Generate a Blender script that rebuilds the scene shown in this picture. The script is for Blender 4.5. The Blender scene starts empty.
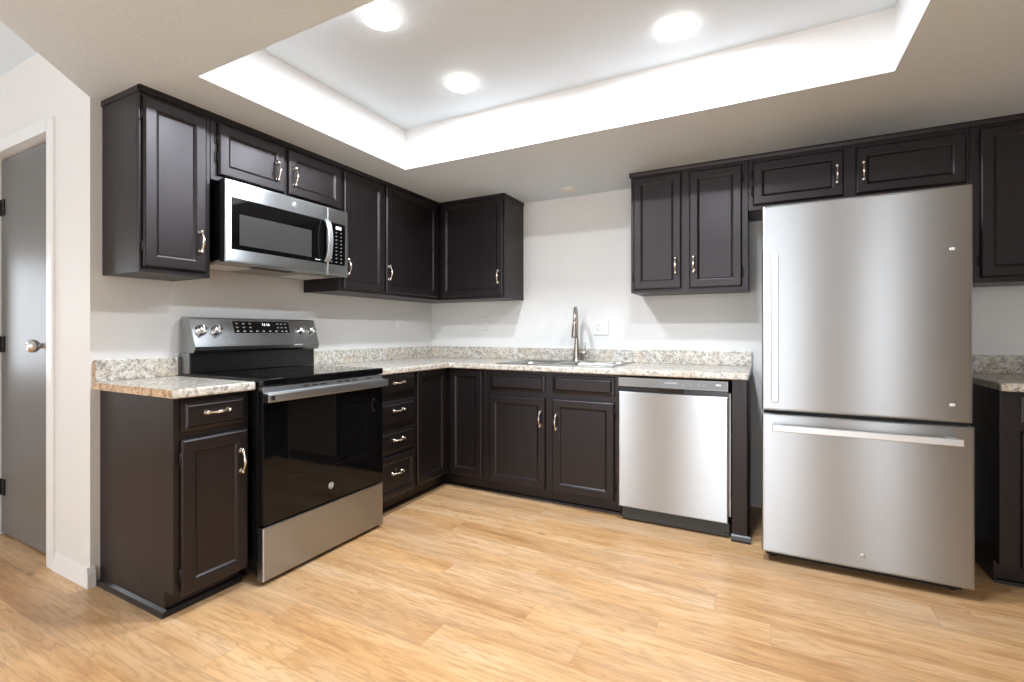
import bpy, bmesh, math, random
from mathutils import Vector, Matrix

random.seed(7)
scene = bpy.context.scene
COL = scene.collection

# ------------------------------------------------------------------ camera, world, lights, exposure
YAW = 0.4837
cam_data = bpy.data.cameras.new('camera')
cam_data.sensor_fit = 'HORIZONTAL'
cam_data.sensor_width = 36.0
cam_data.lens = 478.82 / 1024 * 36.0
cam_data.shift_x = -(512.85 - 512) / 1024
cam_data.shift_y = (331.68 - 341) / 1024
cam_data.clip_start = 0.05
cam = bpy.data.objects.new('camera', cam_data)
COL.objects.link(cam)
cam.location = (2.6693, -3.5013, 1.1427)
cam.rotation_euler = (math.pi / 2, 0, YAW)
scene.camera = cam

world = bpy.data.worlds.new('world')
scene.world = world
world.use_nodes = True
bg = world.node_tree.nodes['Background']
bg.inputs[0].default_value = (0.95, 0.97, 1.0, 1)
bg.inputs[1].default_value = 0.06

scene.view_settings.view_transform = 'Standard'
scene.view_settings.look = 'None'
scene.view_settings.exposure = 0.40
scene.view_settings.gamma = 1.0
scene.view_settings.use_curve_mapping = False
scene.cycles.use_denoising = True
scene.cycles.max_bounces = 10
scene.cycles.diffuse_bounces = 6
scene.cycles.glossy_bounces = 6
scene.cycles.sample_clamp_indirect = 6.0
scene.cycles.caustics_reflective = False

LAMP_W = 15.5        # each recessed lamp in the ceiling tray
DAY = 21.5           # daylight per square metre of window


def daylight(name, loc, w, h, power, face):
    """daylight entering through a window; face = the inward direction"""
    d = bpy.data.lights.new(name, 'AREA')
    d.shape = 'RECTANGLE'
    d.size, d.size_y = w, h
    d.energy = power
    d.color = (0.92, 0.98, 1.05)
    o = bpy.data.objects.new(name, d)
    COL.objects.link(o)
    o.location = loc
    n = Vector(face)                                    # a lamp shines along its local -Z
    x = Vector((0, 0, 1)).cross(n)
    o.rotation_euler = Matrix((-x, Vector((0, 0, 1)), -n)).transposed().to_euler()
    return o


# windows in the rear wall: (x0, x1, z0, z1)
REAR = [(1.50, 3.22, 0.05, 2.25), (-0.95, 0.55, 0.45, 2.10), (3.92, 4.34, 0.25, 2.25)]
for i, (a, b, c, d_) in enumerate(REAR):
    daylight('window_daylight', ((a + b) / 2, -6.58, (c + d_) / 2), b - a, d_ - c, DAY * (.76 if b - a > .8 else 1.1) * (b - a) * (d_ - c), (0, 1, 0))
# windows in the side wall of the hall and living space: (y0, y1, z0, z1)
SIDE = [(-3.70, -2.72, .78, 1.75)]
for a, b, c, d_ in SIDE:
    daylight('window_daylight', (-2.68, (a + b) / 2, (c + d_) / 2), b - a, d_ - c, .62 * DAY * (b - a) * (d_ - c), (1, 0, 0))

# ------------------------------------------------------------------ dimensions
H1, H2, H3 = 2.19, 2.447, 2.54       # dropped ceiling, tray, hall ceiling
CT0, CT1 = 0.88, 0.918               # counter top
YR0, YR1 = -2.1276, -1.3706          # range
XW, XE, YREAR, XHALL = 4.5, 7.5, -6.5, -2.6


# ------------------------------------------------------------------ materials
class NT:
    def __init__(s, name):
        s.m = bpy.data.materials.new(name)
        s.m.use_nodes = True
        s.t = s.m.node_tree
        s.b = s.t.nodes['Principled BSDF']

    def n(s, typ, **kw):
        nd = s.t.nodes.new(typ)
        for k, v in kw.items():
            setattr(nd, k, v)
        return nd

    def l(s, a, b):
        s.t.links.new(a, b)

    def set(s, **kw):
        for k, v in kw.items():
            s.b.inputs[k.replace('_', ' ')].default_value = v if not (isinstance(v, tuple) and len(v) == 3) else (*v, 1)

    def coord(s, scale=(1, 1, 1)):
        tc = s.n('ShaderNodeNewGeometry')
        mp = s.n('ShaderNodeMapping')
        mp.inputs['Scale'].default_value = scale
        s.l(tc.outputs['Position'], mp.inputs['Vector'])
        return mp.outputs['Vector']

    def noise(s, vec, scale, detail=3, rough=.5):
        nd = s.n('ShaderNodeTexNoise')
        nd.inputs['Scale'].default_value = scale
        nd.inputs['Detail'].default_value = detail
        nd.inputs['Roughness'].default_value = rough
        if vec is not None:
            s.l(vec, nd.inputs['Vector'])
        return nd.outputs['Fac']

    def ramp(s, fac, stops):
        r = s.n('ShaderNodeValToRGB')
        els = r.color_ramp.elements
        while len(els) < len(stops):
            els.new(.5)
        for e, (p, c) in zip(els, stops):
            e.position = p
            e.color = (*c, 1) if isinstance(c, tuple) else (c, c, c, 1)
        s.l(fac, r.inputs['Fac'])
        return r.outputs['Color']

    def mix(s, fac, a, b, mode='MIX'):
        m = s.n('ShaderNodeMix', data_type='RGBA', blend_type=mode)
        for i, v in ((0, fac), (6, a), (7, b)):
            if isinstance(v, (int, float)):
                m.inputs[i].default_value = v
            elif isinstance(v, tuple):
                m.inputs[i].default_value = (*v, 1)
            else:
                s.l(v, m.inputs[i])
        return m.outputs[2]

    def math(s, op, a, b=None):
        m = s.n('ShaderNodeMath', operation=op)
        for i, v in ((0, a), (1, b)):
            if v is None:
                continue
            if isinstance(v, (int, float)):
                m.inputs[i].default_value = v
            else:
                s.l(v, m.inputs[i])
        return m.outputs[0]

    def bump(s, h, strength, dist=.002):
        b = s.n('ShaderNodeBump')
        b.inputs['Strength'].default_value = strength
        b.inputs['Distance'].default_value = dist
        s.l(h, b.inputs['Height'])
        s.l(b.outputs['Normal'], s.b.inputs['Normal'])

    def base(s, c):
        s.l(c, s.b.inputs['Base Color'])


def plain(name, col, rough=.5, metal=0.0, **kw):
    k = NT(name)
    k.set(Base_Color=col, Roughness=rough, Metallic=metal, **kw)
    return k.m


def wall_paint(name, col, bump=.35, scale=150):
    k = NT(name)
    k.set(Roughness=.6)
    v = k.coord()
    big = k.noise(v, 1.3, 2)
    k.base(k.mix(k.math('MULTIPLY', big, .25), col, tuple(c * .94 for c in col)))
    k.bump(k.noise(v, scale, 3, .6), bump, .003)
    return k.m


def cabinet_paint():
    k = NT('espresso_wood')
    k.set(Roughness=.36)
    k.set(Specular_Tint=(1.0, .91, .93))
    v = k.coord((55, 55, 2.2))
    g = k.noise(v, 1.0, 4, .6)
    w = k.noise(k.coord((3, 3, .8)), 1.0, 2)
    c = k.ramp(g, [(.3, (.0042, .0031, .0033)), (.7, (.0080, .0058, .0060))])
    k.base(k.mix(k.math('MULTIPLY', w, .5), c, (.0088, .0058, .0057)))
    k.l(k.ramp(g, [(.2, .41), (.8, .35)]), k.b.inputs['Roughness'])
    k.bump(g, .06, .001)
    return k.m


def steel(name, col=(.455, .47, .48), rough=.325, aniso=.97, streak=.02):
    k = NT(name)
    k.set(Metallic=1.0, Anisotropic=aniso)
    t = k.n('ShaderNodeCombineXYZ')
    t.inputs[0].default_value, t.inputs[1].default_value, t.inputs[2].default_value = .01, .013, 1.0
    k.l(t.outputs[0], k.b.inputs['Tangent'])
    g = k.noise(k.coord((4, 4, 900)), 1.0, 2)
    k.base(k.mix(g, tuple(c * (1 - streak) for c in col), tuple(c * (1 + streak) for c in col)))
    k.set(Roughness=rough)
    return k.m


def granite(name='speckled_laminate', tint=None):
    k = NT(name)
    k.set(Roughness=.22)
    v = k.coord()
    n1 = k.noise(v, 34, 4, .65)
    n2 = k.noise(v, 75, 3, .6)
    n3 = k.noise(k.coord((1, 1, 1.1)), 120, 3, .65)
    n4 = k.noise(v, 9, 3, .6)
    base = k.ramp(n1, [(.34, (.30, .27, .23)), (.47, (.60, .56, .49)), (.60, (.76, .73, .66)), (.72, (.56, .53, .48))])
    warm = k.ramp(n4, [(.45, 0.0), (.65, 1.0)])
    base = k.mix(k.math('MULTIPLY', warm, .5), base, (.62, .50, .36))
    gray = k.ramp(n2, [(.54, 0.0), (.62, 1.0)])
    base = k.mix(k.math('MULTIPLY', gray, .8), base, (.27, .25, .23))
    dark = k.ramp(n3, [(.60, 0.0), (.66, 1.0)])
    base = k.mix(k.math('MULTIPLY', dark, .9), base, (.06, .05, .045))
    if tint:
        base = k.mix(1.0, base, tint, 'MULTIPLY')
    k.base(base)
    return k.m


def laminate_floor():
    k = NT('oak_laminate')
    W, LEN = .148, .98
    geo = k.n('ShaderNodeNewGeometry')
    sp = k.n('ShaderNodeSeparateXYZ')
    k.l(geo.outputs['Position'], sp.inputs[0])
    x, y = sp.outputs[0], sp.outputs[1]
    yr = k.math('DIVIDE', k.math('ADD', y, .045), W)
    row = k.math('FLOOR', yr)
    wn = k.n('ShaderNodeTexWhiteNoise', noise_dimensions='1D')
    k.l(row, wn.inputs['W'])
    xo = k.math('DIVIDE', k.math('ADD', x, k.math('MULTIPLY', wn.outputs['Value'], LEN)), LEN)
    colx = k.math('FLOOR', xo)
    cid = k.n('ShaderNodeCombineXYZ')
    k.l(row, cid.inputs[0]); k.l(colx, cid.inputs[1])
    w2 = k.n('ShaderNodeTexWhiteNoise', noise_dimensions='2D')
    k.l(cid.outputs[0], w2.inputs['Vector'])
    # grain, shifted plank by plank
    gv = k.n('ShaderNodeCombineXYZ')
    k.l(k.math('ADD', k.math('MULTIPLY', x, 1.1), k.math('MULTIPLY', w2.outputs['Value'], 37.0)), gv.inputs[0])
    k.l(k.math('MULTIPLY', y, 9.0), gv.inputs[1])
    k.l(k.math('MULTIPLY', w2.outputs['Value'], 19.0), gv.inputs[2])
    wob = k.noise(gv.outputs[0], 1.5, 4, .5)
    rings = k.math('SINE', k.math('MULTIPLY', wob, 62.0))
    gv2 = k.n('ShaderNodeCombineXYZ')
    k.l(k.math('MULTIPLY', x, 4.0), gv2.inputs[0]); k.l(k.math('MULTIPLY', y, 70.0), gv2.inputs[1])
    k.l(k.math('MULTIPLY', w2.outputs['Value'], 9.0), gv2.inputs[2])
    fine = k.noise(gv2.outputs[0], 1.0, 5, .7)
    broad = k.noise(gv.outputs[0], 1.1, 4, .62)
    c = k.ramp(broad, [(.30, (.48, .25, .102)), (.46, (.665, .39, .180)), (.58, (.735, .465, .236)), (.72, (.79, .535, .30))])
    c = k.mix(k.math('MULTIPLY', k.ramp(rings, [(.3, 0.0), (1.0, 1.0)]), .34), c, (.37, .185, .075))
    c = k.mix(k.math('MULTIPLY', k.ramp(fine, [(.47, 0.0), (.68, 1.0)]), .38), c, (.33, .165, .068))
    tone = k.ramp(w2.outputs['Value'], [(0, (.86, .82, .78)), (.3, (1.0, .97, .92)), (.55, (1.0, 1.0, 1.0)), (.8, (.97, 1.0, 1.08)), (1, (1.06, 1.03, .97))])
    c = k.mix(1.0, c, tone, 'MULTIPLY')
    patch = k.noise(k.coord((1.2, 3.5, 1)), 1.0, 3, .6)
    c = k.mix(k.math('MULTIPLY', k.ramp(patch, [(.5, 0.0), (.72, 1.0)]), .35), c, (.56, .43, .31))
    knot = k.n('ShaderNodeTexVoronoi')
    knot.inputs['Scale'].default_value = 1.0
    kv = k.n('ShaderNodeCombineXYZ')
    k.l(k.math('MULTIPLY', x, 2.1), kv.inputs[0]); k.l(k.math('MULTIPLY', y, 4.6), kv.inputs[1])
    k.l(kv.outputs[0], knot.inputs['Vector'])
    kc = k.n('ShaderNodeSeparateColor')
    k.l(knot.outputs['Color'], kc.inputs[0])
    kf = k.math('MULTIPLY', k.ramp(knot.outputs['Distance'], [(0.02, 1.0), (.085, 0.0)]), k.math('LESS_THAN', kc.outputs[0], .6))
    c = k.mix(k.math('MULTIPLY', kf, .7), c, (.17, .08, .035))
    # joints
    fy = k.math('FRACT', yr)
    fx = k.math('FRACT', xo)
    ey = k.math('MINIMUM', fy, k.math('SUBTRACT', 1.0, fy))
    ex = k.math('MINIMUM', fx, k.math('SUBTRACT', 1.0, fx))
    jy = k.math('LESS_THAN', ey, .009)
    jx = k.math('LESS_THAN', ex, .0014)
    j = k.math('MAXIMUM', jy, jx)
    c = k.mix(k.math('MULTIPLY', j, .22), c, (.16, .08, .035))
    k.base(c)
    k.l(k.ramp(fine, [(.2, .30), (.8, .40)]), k.b.inputs['Roughness'])
    k.bump(k.math('SUBTRACT', fine, j), .04, .001)
    return k.m


def grey_door_paint():
    k = NT('grey_door_paint')
    k.set(Roughness=.36)
    g = k.noise(k.coord((30, 30, 1.5)), 1.0, 3)
    k.base(k.mix(g, (.115, .112, .107), (.145, .141, .135)))
    k.bump(g, .08, .001)
    return k.m


M = dict(
    wall=wall_paint('wall_paint', (.80, .785, .755)),
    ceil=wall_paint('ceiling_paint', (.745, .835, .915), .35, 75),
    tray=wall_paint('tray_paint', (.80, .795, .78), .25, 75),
    trim=plain('white_trim', (.82, .815, .80), .32),
    cab=cabinet_paint(),
    shoe=plain('dark_shoe_moulding', (.011, .010, .011), .32),
    granite=granite(),
    granite_warmlit=granite('warm_lit_laminate', (1.0, .74, .52)),  # same laminate, with warm light put into its colour by the tan tint
    steel=steel('brushed_steel'),
    steel_bright=steel('bright_steel', (.70, .70, .695), .40, .2, .01),
    steel_dark=steel('dark_steel', (.23, .23, .225), .32, .6, .05),
    range_steel=steel('range_steel', (.42, .43, .437), .36, .8, .03),
    black=plain('black_enamel', (.006, .006, .0065), .22),
    blackmat=plain('black_matt', (.006, .006, .006), .6),
    glass=plain('black_glass', (.003, .003, .0032), .04, 0, IOR=1.38),
    mwglass=plain('smoked_mesh_window', (.045, .045, .043), .22),
    nickel=plain('satin_nickel', (.80, .72, .64), .22, 1.0),
    chrome=plain('chrome_knob', (.72, .71, .69), .16, 1.0),
    faucet=plain('brushed_nickel_faucet', (.46, .41, .36), .28, 1.0),
    satin=plain('satin_steel', (.62, .63, .63), .42, 1.0),
    sink=plain('sink_steel', (.42, .41, .39), .30, 1.0),
    hinge=plain('black_hinge', (.015, .013, .013), .4, .5),
    white=plain('white_plastic', (.80, .79, .76), .35),
    slot=plain('slot_dark', (.05, .05, .05), .6),
    mark=plain('light_marking', (.72, .72, .70), .5),
    markdim=plain('dim_marking', (.38, .38, .37), .5),
    keymark=plain('key_marking', (.20, .20, .195), .5),
    grey=plain('grey_plastic', (.20, .205, .21), .4),
    kick=plain('dark_kickplate', (.055, .06, .062), .35, .4),
    filt=plain('filter_mesh', (.70, .69, .66), .5, .2),
    mwunder=plain('appliance_underside', (.30, .295, .28), .5),
    insul=plain('pale_insulation', (.7, .7, .68), .8),
    door=grey_door_paint(),
    floor=laminate_floor(),
)


def emit(name, col, s):
    k = NT(name)
    k.set(Base_Color=(.9, .9, .9), Emission_Color=col, Emission_Strength=s)
    return k.m


M['lamp'] = emit('lit_diffuser', (1, .97, .93), 12.0)
M['digit'] = emit('lit_digits', (.9, .95, 1.0), 1.6)


# ------------------------------------------------------------------ mesh helpers (all in world coordinates)
class MB:
    def __init__(s):
        s.bm = bmesh.new()

    def box(s, x0, x1, y0, y1, z0, z1):
        x0, x1 = sorted((x0, x1)); y0, y1 = sorted((y0, y1)); z0, z1 = sorted((z0, z1))
        v = [s.bm.verts.new(p) for p in ((x0, y0, z0), (x1, y0, z0), (x1, y1, z0), (x0, y1, z0),
                                         (x0, y0, z1), (x1, y0, z1), (x1, y1, z1), (x0, y1, z1))]
        for f in ((3, 2, 1, 0), (4, 5, 6, 7), (0, 1, 5, 4), (1, 2, 6, 5), (2, 3, 7, 6), (3, 0, 4, 7)):
            s.bm.faces.new([v[i] for i in f])
        return s

    def prism(s, poly, axis, a, b):
        """poly: 2D points; axis 'x': (y,z), 'y': (x,z), 'z': (x,y)"""
        def P(p, t):
            return {'x': (t, p[0], p[1]), 'y': (p[0], t, p[1]), 'z': (p[0], p[1], t)}[axis]
        A = [s.bm.verts.new(P(p, a)) for p in poly]
        B = [s.bm.verts.new(P(p, b)) for p in poly]
        n = len(poly)
        s.bm.faces.new(A[::-1]); s.bm.faces.new(B)
        for i in range(n):
            s.bm.faces.new((A[i], A[(i + 1) % n], B[(i + 1) % n], B[i]))
        return s

    def cells(s, xs, ys, on, z0, z1):
        """solid made of the grid cells for which on(i, j) is true"""
        V = {}

        def vert(i, j, z):
            if (i, j, z) not in V:
                V[(i, j, z)] = s.bm.verts.new((xs[i], ys[j], z))
            return V[(i, j, z)]
        nx, ny = len(xs) - 1, len(ys) - 1
        ok = lambda i, j: 0 <= i < nx and 0 <= j < ny and on(i, j)
        for i in range(nx):
            for j in range(ny):
                if not ok(i, j):
                    continue
                q = ((i, j), (i + 1, j), (i + 1, j + 1), (i, j + 1))
                s.bm.faces.new([vert(*p, z1) for p in q])
                s.bm.faces.new([vert(*p, z0) for p in q[::-1]])
                for (di, dj), (p, r) in {(0, -1): (q[0], q[1]), (1, 0): (q[1], q[2]), (0, 1): (q[2], q[3]), (-1, 0): (q[3], q[0])}.items():
                    if not ok(i + di, j + dj):
                        s.bm.faces.new((vert(*p, z0), vert(*r, z0), vert(*r, z1), vert(*p, z1)))
        return s

    def panel(s, o, u, v, n, w, h, loops):
        """slab whose front is made of concentric rectangles: loops = [(inset, height), ...]"""
        o, u, v, n = map(Vector, (o, u, v, n))

        def ring(ins, d):
            return [s.bm.verts.new(o + u * a + v * b + n * d) for a, b in
                    ((ins, ins), (w - ins, ins), (w - ins, h - ins), (ins, h - ins))]
        prev = ring(0, 0)
        s.bm.faces.new(prev[::-1])
        for ins, d in loops:
            cur = ring(ins, d)
            for i in range(4):
                k = (i + 1) % 4
                s.bm.faces.new((prev[i], prev[k], cur[k], cur[i]))
            prev = cur
        s.bm.faces.new(prev)
        return s

    def lathe(s, c, axis, prof, seg=24):
        """prof: [(radius, distance along axis)]"""
        c, ax = Vector(c), Vector(axis).normalized()
        e = ax.orthogonal().normalized()
        g = ax.cross(e)
        rings = []
        for r, d in prof:
            if r < 1e-6:
                rings.append([s.bm.verts.new(c + ax * d)])
            else:
                rings.append([s.bm.verts.new(c + ax * d + (e * math.cos(2 * math.pi * i / seg) + g * math.sin(2 * math.pi * i / seg)) * r) for i in range(seg)])
        for A, B in zip(rings, rings[1:]):
            for i in range(seg):
                k = (i + 1) % seg
                if len(A) == 1 and len(B) == 1:
                    continue
                if len(A) == 1:
                    f = s.bm.faces.new((A[0], B[k], B[i]))
                elif len(B) == 1:
                    f = s.bm.faces.new((A[i], A[k], B[0]))
                else:
                    f = s.bm.faces.new((A[i], A[k], B[k], B[i]))
                f.smooth = True
        for R, rev in ((rings[0], True), (rings[-1], False)):
            if len(R) > 1:
                s.bm.faces.new(R[::-1] if rev else R)
        return s

    def tube(s, pts, radii, seg=12, flat=1.0, flat_axis=None):
        pts = [Vector(p) for p in pts]
        if isinstance(radii, (int, float)):
            radii = [radii] * len(pts)
        rings = []
        prev_e = None
        for i, p in enumerate(pts):
            t = (pts[min(i + 1, len(pts) - 1)] - pts[max(i - 1, 0)]).normalized()
            if prev_e is None:
                e = t.orthogonal().normalized()
            else:
                e = (prev_e - t * prev_e.dot(t)).normalized()
            prev_e = e
            g = t.cross(e)
            rings.append([s.bm.verts.new(p + (e * math.cos(2 * math.pi * k / seg) + g * math.sin(2 * math.pi * k / seg)) * radii[i]) for k in range(seg)])
        for A, B in zip(rings, rings[1:]):
            for k in range(seg):
                m = (k + 1) % seg
                s.bm.faces.new((A[k], A[m], B[m], B[k])).smooth = True
        s.bm.faces.new(rings[0][::-1]); s.bm.faces.new(rings[-1])
        return s

    def build(s, name, mat, parent=None, bevel=0, seg=2, loc=None):
        root = parent
        while root is not None and root.parent is not None:
            root = root.parent
        off = Vector(root.location) if root is not None else Vector(loc or (0, 0, 0))
        bmesh.ops.recalc_face_normals(s.bm, faces=s.bm.faces)
        bmesh.ops.translate(s.bm, vec=-off, verts=s.bm.verts)
        me = bpy.data.meshes.new(name)
        s.bm.to_mesh(me)
        s.bm.free()
        me.materials.append(M[mat] if isinstance(mat, str) else mat)
        o = bpy.data.objects.new(name, me)
        COL.objects.link(o)
        if parent is not None:
            o.parent = parent
        else:
            o.location = off
        if bevel:
            b = o.modifiers.new('edge', 'BEVEL')
            b.width = bevel
            b.segments = seg
            b.limit_method = 'ANGLE'
            b.angle_limit = math.radians(35)
        return o


def tag(o, label=None, cat=None, group=None, kind=None):
    if label: o['label'] = label
    if cat: o['category'] = cat
    if group: o['group'] = group
    if kind: o['kind'] = kind
    return o


def thing(name, loc, label, cat, group=None):
    o = bpy.data.objects.new(name, None)
    o.empty_display_size = .1
    COL.objects.link(o)
    o.location = loc
    return tag(o, label, cat, group)


def struct(o, label=None):
    o['kind'] = 'structure'
    if label:
        o['label'] = label
    return o


def text(name, s, size, mat, parent, pos, u, v, depth=.0006, align='CENTER'):
    cu = bpy.data.curves.new(name, 'FONT')
    cu.body = s
    cu.size = size
    cu.extrude = depth
    cu.align_x = align
    cu.align_y = 'CENTER'
    t = bpy.data.objects.new(name, cu)
    COL.objects.link(t)
    dg = bpy.context.evaluated_depsgraph_get()
    me = bpy.data.meshes.new_from_object(t.evaluated_get(dg))
    bpy.data.objects.remove(t)
    bpy.data.curves.remove(cu)
    u, v = Vector(u).normalized(), Vector(v).normalized()
    n = u.cross(v)
    root = parent
    while root.parent is not None:
        root = root.parent
    R = Matrix((u, v, n)).transposed().to_4x4()
    me.transform(Matrix.Translation(Vector(pos) - Vector(root.location)) @ R)
    me.materials.clear()
    me.materials.append(M[mat])
    o = bpy.data.objects.new(name, me)
    COL.objects.link(o)
    o.parent = parent
    return o


# ------------------------------------------------------------------ the room
m = MB().box(XHALL, XE + .1, YREAR - .1, .1, -.1, 0)
struct(m.build('floor', 'floor'))
m = MB().box(-.12, XW + .12, 0, .12, 0, H3)
struct(m.build('wall_back', 'wall'))
m = MB().box(-.12, 0, -2.355, 0, 0, H3)
struct(m.build('wall_left', 'wall'))
m = MB().box(XW, XW + .12, -1.2, 0, 0, H3)
m.box(XW + .12, XE, -1.2, -1.08, 0, H3)
m.box(XE, XE + .12, YREAR, -1.08, 0, H3)
struct(m.build('wall_right', 'wall'))

# hall wall with the doorway: x from XHALL to 0 at y = -2.485
DX0, DX1, DZ = -1.152, -.412, 2.114
m = MB().box(XHALL, DX0 - .012, -2.485, -2.355, 0, H3)
m.box(DX1 + .012, -.0, -2.485, -2.355, 0, H3)
m.box(DX0 - .012, DX1 + .012, -2.485, -2.355, DZ + .012, H3)
struct(m.build('wall_hall', 'wall'))
m = MB()
cut = sorted({YREAR, -2.355} | {r[0] for r in SIDE} | {r[1] for r in SIDE})
for a, b in zip(cut, cut[1:]):
    hole = [r for r in SIDE if abs(r[0] - a) < 1e-6]
    if hole:
        m.box(XHALL - .12, XHALL, a, b, 0, hole[0][2]); m.box(XHALL - .12, XHALL, a, b, hole[0][3], H3)
    else:
        m.box(XHALL - .12, XHALL, a, b, 0, H3)
struct(m.build('wall_side', 'wall'))
for i, (ya, yb_, za, zb_) in enumerate(SIDE):
    m = MB()
    w = .05
    m.box(XHALL - .08, XHALL + .01, ya, ya + w, za, zb_); m.box(XHALL - .08, XHALL + .01, yb_ - w, yb_, za, zb_)
    m.box(XHALL - .08, XHALL + .01, ya + w, yb_ - w, za, za + w); m.box(XHALL - .08, XHALL + .01, ya + w, yb_ - w, zb_ - w, zb_)
    struct(m.build('window_%d' % (i + 4), 'trim'))
# rear wall with its window openings
m = MB()
DARK = (4.62, 7.2, 0.0, 2.4)         # unseen wide gap, added to darken reflections in steel and cabinets
HOLES = REAR + [DARK]
xs = sorted({XHALL, XE} | {r[0] for r in HOLES} | {r[1] for r in HOLES})
for a, b in zip(xs, xs[1:]):
    hole = [r for r in HOLES if abs(r[0] - a) < 1e-6]
    if hole:
        if hole[0][2] > 0:
            m.box(a, b, YREAR - .1, YREAR, 0, hole[0][2])
        m.box(a, b, YREAR - .1, YREAR, hole[0][3], H3)
    else:
        m.box(a, b, YREAR - .1, YREAR, 0, H3)
struct(m.build('wall_rear', 'wall'))
for i, (a, b, c, d_) in enumerate(REAR):
    m = MB()
    w = .05
    m.box(a, a + w, YREAR - .08, YREAR + .01, c, d_); m.box(b - w, b, YREAR - .08, YREAR + .01, c, d_)
    m.box(a + w, b - w, YREAR - .08, YREAR + .01, c, c + w); m.box(a + w, b - w, YREAR - .08, YREAR + .01, d_ - w, d_)
    if b - a > .8:
        m.box((a + b) / 2 - .03, (a + b) / 2 + .03, YREAR - .08, YREAR, c + w, d_ - w)
    struct(m.build('window_%d' % (i + 1), 'trim'))

# dropped kitchen ceiling with its rectangular tray, diagonal edge towards the hall
TX0, TX1, TY0, TY1 = .613, 3.133, -2.363, -1.083
m = MB()
bm = m.bm
YE = -4.1
def V(x, y, z): return bm.verts.new((x, y, z))
outer = [(-.0, 0), (-.0, -2.485), (-2.485 - YE, YE), (XW, YE), (XW, 0)]
def fan(z, flip=False):
    c = [V(TX0, TY1, z), V(TX0, TY0, z), V(TX1, TY0, z), V(TX1, TY1, z)]
    o = [V(x, y, z) for x, y in outer]
    for f in ((o[0], o[1], c[1], c[0]), (o[1], o[2], c[1]), (o[2], o[3], c[2], c[1]), (o[3], o[4], c[3], c[2]), (o[4], o[0], c[0], c[3])):
        bm.faces.new(f)
    return c, o
c, o5 = fan(H1)
up = [V(x, y, H2) for x, y in ((TX0, TY1), (TX0, TY0), (TX1, TY0), (TX1, TY1))]
TRAYF = []
for i in range(4):
    k = (i + 1) % 4
    TRAYF.append(bm.faces.new((c[i], c[k], up[k], up[i])))
TRAYF.append(bm.faces.new(up))
hi = [V(x, y, H3) for x, y in outer]
for i in (1, 2, 3):
    bm.faces.new((o5[i], o5[i + 1], hi[i + 1], hi[i]))
# hall and living ceiling
pts = [(0.0, -2.485), (-2.485 - YE, YE), (XW, YE), (XW, -1.2), (XE, -1.2), (XE, YREAR), (XHALL, YREAR), (XHALL, -2.485)]
bm.faces.new([V(x, y, H3) for x, y in pts])
idx = [f for f in TRAYF]
bm.faces.index_update()
ids = [f.index for f in idx]
o = m.build('ceiling', 'ceil')
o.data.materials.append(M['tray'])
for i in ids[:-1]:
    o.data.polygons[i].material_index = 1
struct(o)

# hall door
CAS = .063
m = MB()
m.panel((DX1, -2.485, 0), (1, 0, 0), (0, 0, 1), (0, -1, 0), CAS, DZ + .062, [(0, .010), (.006, .016)])
m.box(DX0, DX1, -2.501, -2.485, DZ, DZ + .062)
m.box(DX0 - CAS, DX0, -2.501, -2.485, 0, DZ + .062)
m.box(DX1 - .0, DX1 + .0115, -2.4845, -2.36, 0, DZ); m.box(DX0 - .0115, DX0, -2.4845, -2.36, 0, DZ)
m.box(DX0 - .0115, DX1 + .0115, -2.4845, -2.36, DZ, DZ + .0115)
m.box(DX0, DX1, -2.375, -2.36, DZ - .012, DZ)
struct(m.build('trim_1', 'trim'))
d = MB().box(DX0 + .003, DX1 - .007, -2.450, -2.410, .012, DZ - .008).build('door_1', 'door', bevel=.002)
struct(d)
kx, kz = -.510, 1.072
m = MB().lathe((kx, -2.450, kz), (0, -1, 0), [(.038, 0), (.038, .006), (.030, .012), (.015, .016), (.012, .036), (.018, .044),
                                            (.029, .053), (.033, .067), (.030, .079), (.020, .087), (.013, .089), (.012, .083), (0, .083)], 28)
k = m.build('door_knob', 'chrome', d)
k['label'] = 'round polished metal knob'
for hz in (1.84, 1.072, .27):
    m = MB().box(DX0 - .002, DX0 + .058, -2.456, -2.448, hz - .045, hz + .045)
    m.lathe((DX0 + .001, -2.461, hz - .045), (0, 0, 1), [(.007, 0), (.007, .09)], 10)
    m.build('hinge', 'hinge', d)

# base boards
m = MB().prism([(-2.485, 0), (-2.500, 0), (-2.497, .020), (-2.491, .060), (-2.485, .085)], 'x', DX1 + CAS, .0)
m.prism([(0, 0), (.013, 0), (.013, .06), (.006, .088), (0, .09)], 'y', -2.4995, -2.468)
struct(m.build('baseboard_hall', 'trim', bevel=.001))

# ------------------------------------------------------------------ cabinet pieces
DOOR_LOOPS = [(0, .013), (.003, .017), (.008, .020), (.046, .020), (.049, .0185), (.053, .017), (.060, .0105), (.063, .0105)]
DRAWER_LOOPS = [(0, .008), (.004, .010), (.016, .012), (.022, .018), (.026, .020)]
LWALL = dict(u=(0, 1, 0), v=(0, 0, 1), n=(1, 0, 0))
BWALL = dict(u=(1, 0, 0), v=(0, 0, 1), n=(0, -1, 0))


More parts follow.
